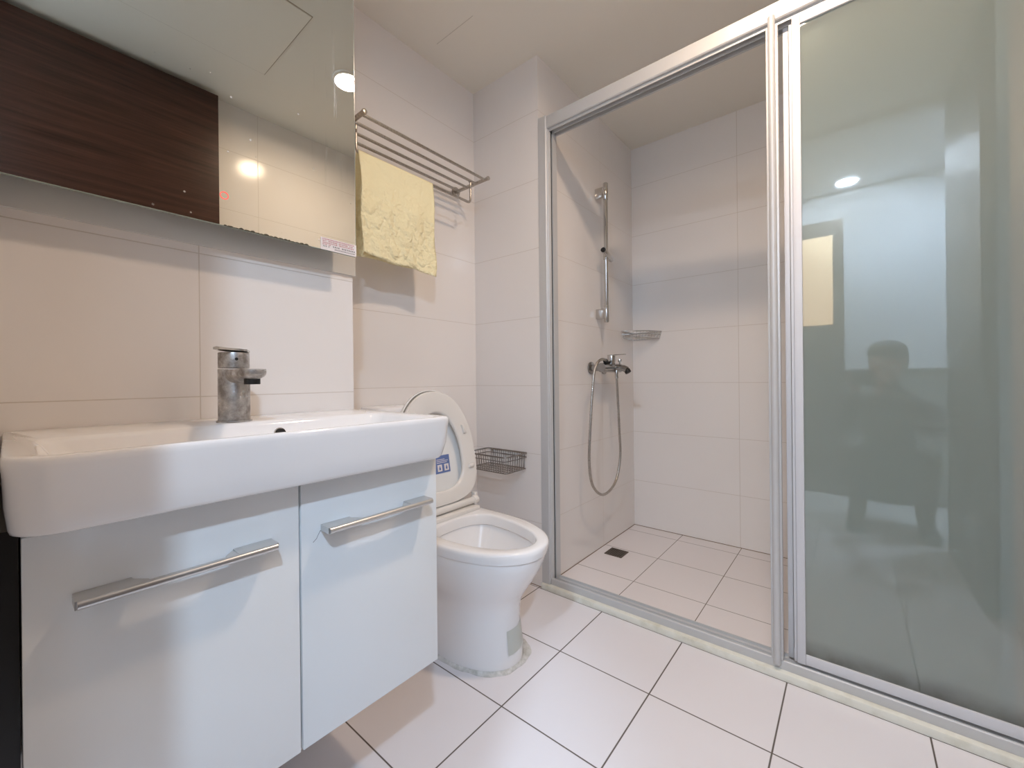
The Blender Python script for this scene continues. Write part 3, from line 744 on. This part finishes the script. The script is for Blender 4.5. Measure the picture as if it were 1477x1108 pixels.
def leaf(name, lab, xg, yl, yr, sw, z0, z1, channel, matl, rail=0.030, rw=0.0):
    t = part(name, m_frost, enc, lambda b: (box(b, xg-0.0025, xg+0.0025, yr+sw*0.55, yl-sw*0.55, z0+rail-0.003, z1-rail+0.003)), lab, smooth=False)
    part('stile', matl, t, lambda b: (box(b, xg-0.009, xg+0.009, yl-sw*0.60, yl, z0, z1, 0.0012, 2)))
    if channel:
        part('stile_channel', matl, t, lambda b: (box(b, xg-0.0055, xg+0.0055, yl+0.0005, yl+sw*0.22, z0, z1-0.02, 0.0012, 2)))
    part('stile', matl, t, lambda b: (box(b, xg-0.009, xg+0.009, yr-rw, yr+sw*0.60, z0, z1, 0.0012, 2)))
    part('bottom_rail', matl, t, lambda b: (box(b, xg-0.0085, xg+0.0085, yr+sw*0.60, yl-sw*0.60, z0+0.001, z0+rail, 0.0012, 2)))
    part('head_rail', matl, t, lambda b: (box(b, xg-0.0085, xg+0.0085, yr+sw*0.60, yl-sw*0.60, z1-rail, z1, 0.0012, 2)))
    return t
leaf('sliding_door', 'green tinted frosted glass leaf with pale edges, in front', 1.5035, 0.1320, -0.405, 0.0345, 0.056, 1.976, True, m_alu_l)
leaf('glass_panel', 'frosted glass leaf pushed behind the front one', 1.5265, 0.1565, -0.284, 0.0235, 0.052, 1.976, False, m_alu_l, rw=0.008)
# rounded closing bar left of the leaves
cb = part('closing_post', m_alu, enc, lambda b: (roundbar(b, 1.4815, 0.181, 0.0115, 0.0100, 0.040, 1.992), box(b, 1.482, 1.500, 0.1655, 0.1965, 0.053, 1.968, 0.001)), 'rounded vertical post')

# ------------------------------------------------------------------ floor drain
dr = thing('floor_drain', 'small square metal drain grate in the shower floor', 'drain', (2.012, 0.948, 0))
part('frame', m_drain, dr, lambda b: [box(b, *q, 0.0002, 0.0035) for q in ((1.966, 2.057, 0.902, 0.907), (1.966, 2.057, 0.990, 0.995), (1.966, 1.971, 0.907, 0.990), (2.052, 2.057, 0.907, 0.990))], smooth=False)
part('grate', m_drain, dr, lambda b: [box(b, 1.9715, 2.0515, 0.909+0.0104*i, 0.9145+0.0104*i, 0.0008, 0.0028) for i in range(8)], smooth=False)
part('sump', m_black, dr, lambda b: box(b, 1.971, 2.052, 0.907, 0.990, 0.0001, 0.0007), smooth=False)

# ------------------------------------------------------------------ shower rail
sr = thing('shower_riser_rail', 'chrome vertical shower rail with slider on the left shower wall', 'shower rail', (2.0, Y1, 1.19))
RXX, RYY = 2.000, 0.985
part('pole', m_chrome, sr, lambda b: cyl(b, (RXX, RYY, 1.198), (RXX, RYY, 1.925), 0.0110, 24, 0.001))
for z in (1.245, 1.880):
    part('bracket', m_chrome, sr, lambda b, z=z: (cyl(b, (RXX, RYY, z-0.042), (RXX, RYY, z+0.042), 0.0130, 24, 0.001), box(b, RXX-0.008, RXX+0.008, RYY+0.006, Y1-0.0005, z-0.026, z+0.026, 0.002)))
sl = part('slider', m_chrome, sr, lambda b: (cyl(b, (RXX, RYY, 1.525), (RXX, RYY, 1.565), 0.0150, 24, 0.002), cyl(b, (RXX-0.052, RYY-0.012, 1.560), (RXX+0.040, RYY-0.012, 1.530), 0.0150, 24, 0.002)))
part('holder_cup', m_black, sl, lambda b: cyl(b, (RXX-0.060, RYY-0.012, 1.5625), (RXX-0.0515, RYY-0.012, 1.5597), 0.0125, 20, 0.001))

# ------------------------------------------------------------------ shower mixer with hose
mx_ = thing('shower_mixer', 'chrome wall mixer with hanging looped hose on the left shower wall', 'shower mixer', (1.92, Y1, 0.93))
AX, AY, AZ = 2.000, 0.965, 0.960
part('body', m_mixer, mx_, lambda b: (tube(b, [(AX-0.105, AY, AZ), (AX+0.105, AY, AZ)], [0.0235]*2, 24)))
for s in (-1, 1):
    part('wall_flange', m_mixer, mx_, lambda b, s=s: (cyl(b, (AX+s*0.072, Y1-0.010, AZ), (AX+s*0.072, Y1-0.0005, AZ), 0.032, 32, 0.003), tube(b, [(AX+s*0.072, Y1-0.008, AZ), (AX+s*0.072, AY, AZ)], 0.0165, 20)))
lv = part('cartridge_cap', m_chrome, mx_, lambda b: cyl(b, (AX-0.004, AY-0.004, AZ+0.015), (AX-0.004, AY-0.008, AZ+0.062), 0.0215, 28, 0.002))
part('lever', m_chrome, lv, lambda b: loft(b, [[(AX-0.004-hw, AY-0.008-d_, AZ+0.062+z_), (AX-0.004+hw, AY-0.008-d_, AZ+0.062+z_), (AX-0.004+hw, AY-0.008-d_, AZ+0.067+z_), (AX-0.004-hw, AY-0.008-d_, AZ+0.067+z_)] for d_, hw, z_ in ((-0.018, 0.014, 0), (0.0, 0.019, 0), (0.030, 0.014, 0.001), (0.074, 0.009, 0.002))]))
def sp(b):
    path = smoothpath([(AX+0.022, AY, AZ), (AX+0.024, AY-0.030, AZ+0.001), (AX+0.025, AY-0.058, AZ-0.003), (AX+0.025, AY-0.078, AZ-0.012)], 6)
    tube(b, path, 0.0165, 20)
spt = part('spout', m_mixer, mx_, sp)
part('aerator', m_black, spt, lambda b: cyl(b, (AX+0.025, AY-0.076, AZ-0.011), (AX+0.025, AY-0.086, AZ-0.027), 0.0155, 20, 0.002))
part('diverter_knob', m_chrome, mx_, lambda b: (cyl(b, (AX+0.024, AY-0.040, AZ+0.013), (AX+0.024, AY-0.040, AZ+0.036), 0.005, 14), cyl(b, (AX+0.024, AY-0.040, AZ+0.030), (AX+0.024, AY-0.040, AZ+0.044), 0.010, 20, 0.002)))
hp = [(AX-0.045, AY-0.004, AZ+0.024), (AX-0.110, AY-0.018, AZ+0.040), (AX-0.175, AY-0.022, AZ+0.028), (AX-0.215, AY-0.02, AZ-0.02), (AX-0.240, .945, .828), (AX-0.262, .945, .667), (AX-0.268, .948, .51), (AX-0.230, .950, .395), (AX-0.118, .952, .331), (AX+0.008, .950, .366), (AX+0.064, .947, .488), (AX+0.052, .945, .635), (AX+0.038, .945, .800), (AX+0.024, .943, .900), (AX+0.022, .943, AZ-0.020)]
def hose(b):
    path = smoothpath(hp, 34)
    rr = [0.0062+0.0007*math.cos(i*PI/1.5) for i in range(len(path))]
    tube(b, path, rr, 10)
hs = part('hose', m_steel, mx_, hose, 'ribbed metal hose hanging in a long loop', angle=80)
part('hose_nut', m_chrome, hs, lambda b: cyl(b, (AX+0.023, AY-0.022, AZ-0.055), (AX+0.022, AY-0.022, AZ-0.012), 0.0095, 18, 0.001))
part('hose_holder', m_black, mx_, lambda b: cyl(b, (AX-0.085, AY-0.012, AZ+0.034), (AX-0.040, AY-0.003, AZ+0.022), 0.012, 18, 0.002))

# ------------------------------------------------------------------ corner basket
cbk = thing('corner_basket', 'small chrome wire corner basket high in the far shower corner', 'basket', (XF-0.08, Y1-0.08, 1.135))
def cpath(r, z):
    x1, y1 = XF-0.006, Y1-0.006
    p = [(x1-r, y1, z), (x1, y1, z), (x1, y1-r, z)]
    for k in range(1, 12):
        a = PI/2*k/12
        # gentle front curve bowed outwards from the corner
        t = k/12
        base = Vector((x1, y1-r, z)).lerp(Vector((x1-r, y1, z)), t)
        p.append(tuple(base+Vector((-1, -1, 0)).normalized()*0.030*math.sin(PI*t)))
    return p
part('rim', m_chrome, cbk, lambda b: tube(b, cpath(0.172, 1.180), 0.0034, 8, True))
part('base_loop', m_chrome, cbk, lambda b: tube(b, cpath(0.160, 1.140), 0.0024, 8, True))
part('middle_loop', m_chrome, cbk, lambda b: tube(b, cpath(0.168, 1.162), 0.0016, 6, True))
def cw(b):
    t0 = cpath(0.172, 1.180); b0 = cpath(0.160, 1.140)
    for i in range(2, len(t0)): tube(b, [t0[i], b0[i]], 0.0013, 5)
    for i in range(1, 9):
        q = i/9*0.172
        x1, y1 = XF-0.006, Y1-0.006
        tube(b, [(x1-q, y1, 1.180), (x1-q*0.93, y1, 1.140)], 0.0013, 5); tube(b, [(x1, y1-q, 1.180), (x1, y1-q*0.93, 1.140)], 0.0013, 5)
    for i in range(3, len(b0)-1):
        tube(b, [b0[i], (XF-0.006, b0[i][1], 1.140)], 0.0011, 5)
part('wire_mesh', m_chrome, cbk, cw)

# ------------------------------------------------------------------ the photographer, crouching in the doorway behind the camera
m_cloth = mat('dark_clothes', rgb(58, 60, 62), 0.85); m_trs = mat('dark_trousers', rgb(44, 46, 50), 0.85)
m_skin = mat('skin', rgb(196, 152, 126), 0.5); m_hair = mat('black_hair', rgb(22, 20, 20), 0.6)
PX, PY = -0.36, -0.17
per = thing('person', 'person in dark clothes crouching with a phone, faintly reflected in the frosted glass', 'person', (PX, PY, 0))
def skin(name, verts, edges, radii, material, parent, root=0, sub=2):
    me = bpy.data.meshes.new(name); me.from_pydata(verts, edges, [])
    o = bpy.data.objects.new(name, me); COL.objects.link(o)
    sk = o.modifiers.new('skin', 'SKIN'); sk.use_smooth_shade = True
    for i, r in enumerate(radii):
        rr = r if isinstance(r, tuple) else (r, r)
        me.skin_vertices[0].data[i].radius = rr
    me.skin_vertices[0].data[root].use_root = True
    sb = o.modifiers.new('sub', 'SUBSURF'); sb.levels = sub; sb.render_levels = sub
    me.materials.append(material)
    if parent is not None:
        o.parent = parent; o.matrix_parent_inverse = Matrix.Translation(parent_world(parent)).inverted()
    return o
def q(x, y, z): return (PX+x, PY+y, z)
bv = [q(-.12, 0, .24), q(-.11, 0, .36), q(-.06, 0, .52), q(.0, 0, .68), q(.03, 0, .775), q(.06, 0, .84), q(.09, .01, .90),
      q(.0, .105, .745), q(.02, .175, .715), q(.13, .215, .585), q(.24, .19, .73), q(.275, .155, .815),
      q(.0, -.105, .745), q(.02, -.175, .715), q(.13, -.185, .585), q(.26, -.04, .70), q(.335, .055, .80),
      q(-.10, .09, .21), q(.10, .135, .36), q(.20, .15, .47), q(.11, .15, .27), q(.06, .15, .09), q(.13, .16, .045), q(.19, .165, .035),
      q(-.10, -.09, .21), q(.10, -.13, .36), q(.20, -.14, .47), q(.11, -.14, .27), q(.06, -.14, .09), q(.13, -.15, .045), q(.19, -.155, .035)]
be = [(0, 1), (1, 2), (2, 3), (3, 4), (4, 5), (5, 6), (3, 7), (7, 8), (8, 9), (9, 10), (10, 11), (3, 12), (12, 13), (13, 14), (14, 15), (15, 16),
      (0, 17), (17, 18), (18, 19), (19, 20), (20, 21), (21, 22), (22, 23), (0, 24), (24, 25), (25, 26), (26, 27), (27, 28), (28, 29), (29, 30)]
brr = [.11, .12, .13, .125, .075, .048, .045, .075, .058, .044, .034, .024, .075, .058, .044, .034, .024, .10, .082, .066, .056, .042, .036, .028, .10, .082, .066, .056, .042, .036, .028]
skin('body', bv, be, brr, m_cloth, per, 0)
# head turned towards the phone
HC = Vector(q(.105, .015, .985)); fw = Vector((0.80, 0.55, -0.10)).normalized(); sd = fw.cross(Vector((0, 0, 1))).normalized(); up = sd.cross(fw)
def hp_(a, b_, c): return HC+fw*a+sd*b_+up*c
def head(b):
    rings = []
    for t, ra, rb, off in ((-.115, .030, .030, .040), (-.105, .050, .045, .030), (-.085, .066, .056, .018), (-.055, .080, .066, .010), (-.02, .092, .073, .002), (.02, .097, .076, -.002), (.055, .093, .074, -.004), (.085, .075, .062, -.006), (.105, .048, .040, -.008), (.113, .018, .015, -.008)):
        r = []
        for k in range(32):
            a = 2*PI*k/32; ca, sa = math.cos(a), math.sin(a); f_ = 0
            if ca > 0.9 and -.04 < t < .01: f_ = 0.018
            if abs(abs(sa)-0.38) < .10 and ca > 0 and t == .02: f_ = -0.006
            r.append(hp_(off+ra*ca+f_, rb*sa, t))
        rings.append(r)
    loft(b, rings)
hd2 = part('head', m_skin, per, head, angle=80)
for s_ in (-1, 1):
    ey = part('eye', mat('eye_white', rgb(225, 222, 218), 0.2), hd2, lambda b, s_=s_: bmesh.ops.create_icosphere(b, subdivisions=2, radius=0.0095, matrix=Matrix.Translation(hp_(.0785, s_*.030, .012))))
    part('pupil', m_hair, ey, lambda b, s_=s_: bmesh.ops.create_icosphere(b, subdivisions=2, radius=0.0050, matrix=Matrix.Translation(hp_(.0842, s_*.030, .012))))
    part('ear', m_skin, hd2, lambda b, s_=s_: bmesh.ops.create_icosphere(b, subdivisions=2, radius=1, matrix=Matrix.Translation(hp_(-.005, s_*.077, -.005)) @ Matrix.Diagonal((.016, .009, .030, 1))))
part('mouth', mat('lips', rgb(160, 92, 84), 0.4), hd2, lambda b: tube(b, [hp_(.080, -.022, -.060), hp_(.090, 0, -.058), hp_(.080, .022, -.060)], [.002, .0045, .002], 8))
def hair(b):
    rings = []
    for t, ra, rb, off in ((-.05, .070, .070, -.028), (-.01, .082, .082, -.020), (.035, .100, .085, -.010), (.065, .102, .084, -.008), (.095, .085, .072, -.008), (.117, .055, .048, -.010), (.126, .02, .018, -.010)):
        rings.append([hp_(off+ra*math.cos(2*PI*k/28), rb*math.sin(2*PI*k/28), t) for k in range(28)])
    loft(b, rings)
part('hair', m_hair, hd2, hair, angle=80)
# phone held behind the lens
PC = Vector((0, 0, CAMH))-f2*0.012+r3*0.045-u3*0.020
def phone(b):
    for a_, m_ in ((0, 1),):
        rings = []
        for d_ in (0.0, 0.008):
            rr_ = rrect(0, 0, .073, .036, .010, 0, 5)
            rings.append([PC-f2*d_+r3*p[0]+u3*p[1] for p in rr_])
        loft(b, rings)
ph = solo('phone', m_black, phone); tag(ph, 'black phone held level by the crouching person', 'phone')
# hands gripping both ends of the phone
for s_, wr in ((-1, Vector(bv[11])), (1, Vector(bv[16]))):
    e = PC+r3*(s_*.073)-f2*0.03
    c_ = wr.lerp(e, 0.55)
    vv = [tuple(wr), tuple(c_), tuple(e-r3*s_*0.004)]; ee = [(0, 1), (1, 2)]; rad = [.021, (.028, .018), (.030, .015)]
    hnd = skin('hand', vv, ee, rad, m_skin, per, 0)
    base = e
    for k, (dz, L_) in enumerate(((.030, .060), (.011, .068), (-.009, .064), (-.028, .050))):
        p0 = base+u3*dz; p1 = p0+r3*s_*0.014+f2*L_*0.28; p2 = p1+f2*L_*0.10-r3*s_*L_*0.22; p3 = p2-r3*s_*L_*0.26
        skin('finger', [tuple(p0), tuple(p1), tuple(p2), tuple(p3)], [(0, 1), (1, 2), (2, 3)], [.0095, .009, .0085, .007], m_skin, hnd, 0, 1)
    p0 = base-f2*0.006; p1 = p0-r3*s_*0.016-f2*0.004+u3*0.010; p2 = p1-r3*s_*0.020+f2*0.004+u3*0.008
    skin('thumb', [tuple(p0), tuple(p1), tuple(p2)], [(0, 1), (1, 2)], [.011, .010, .008], m_skin, hnd, 0, 1)
for y_ in (.16, -.15):
    def shoe(b, y_=y_):
        loft(b, [[Vector(q(x, y_+dy*wd, z)) for (dy, z) in ((-1, .002), (1, .002), (1, .02+h*.5), (.5, .03+h), (-.5, .03+h), (-1, .02+h*.5))] for x, wd, h in ((-.005, .030, .050), (.03, .038, .060), (.09, .042, .045), (.17, .046, .025), (.225, .040, .012), (.245, .020, .002))])
    part('shoe', m_black, per, shoe)
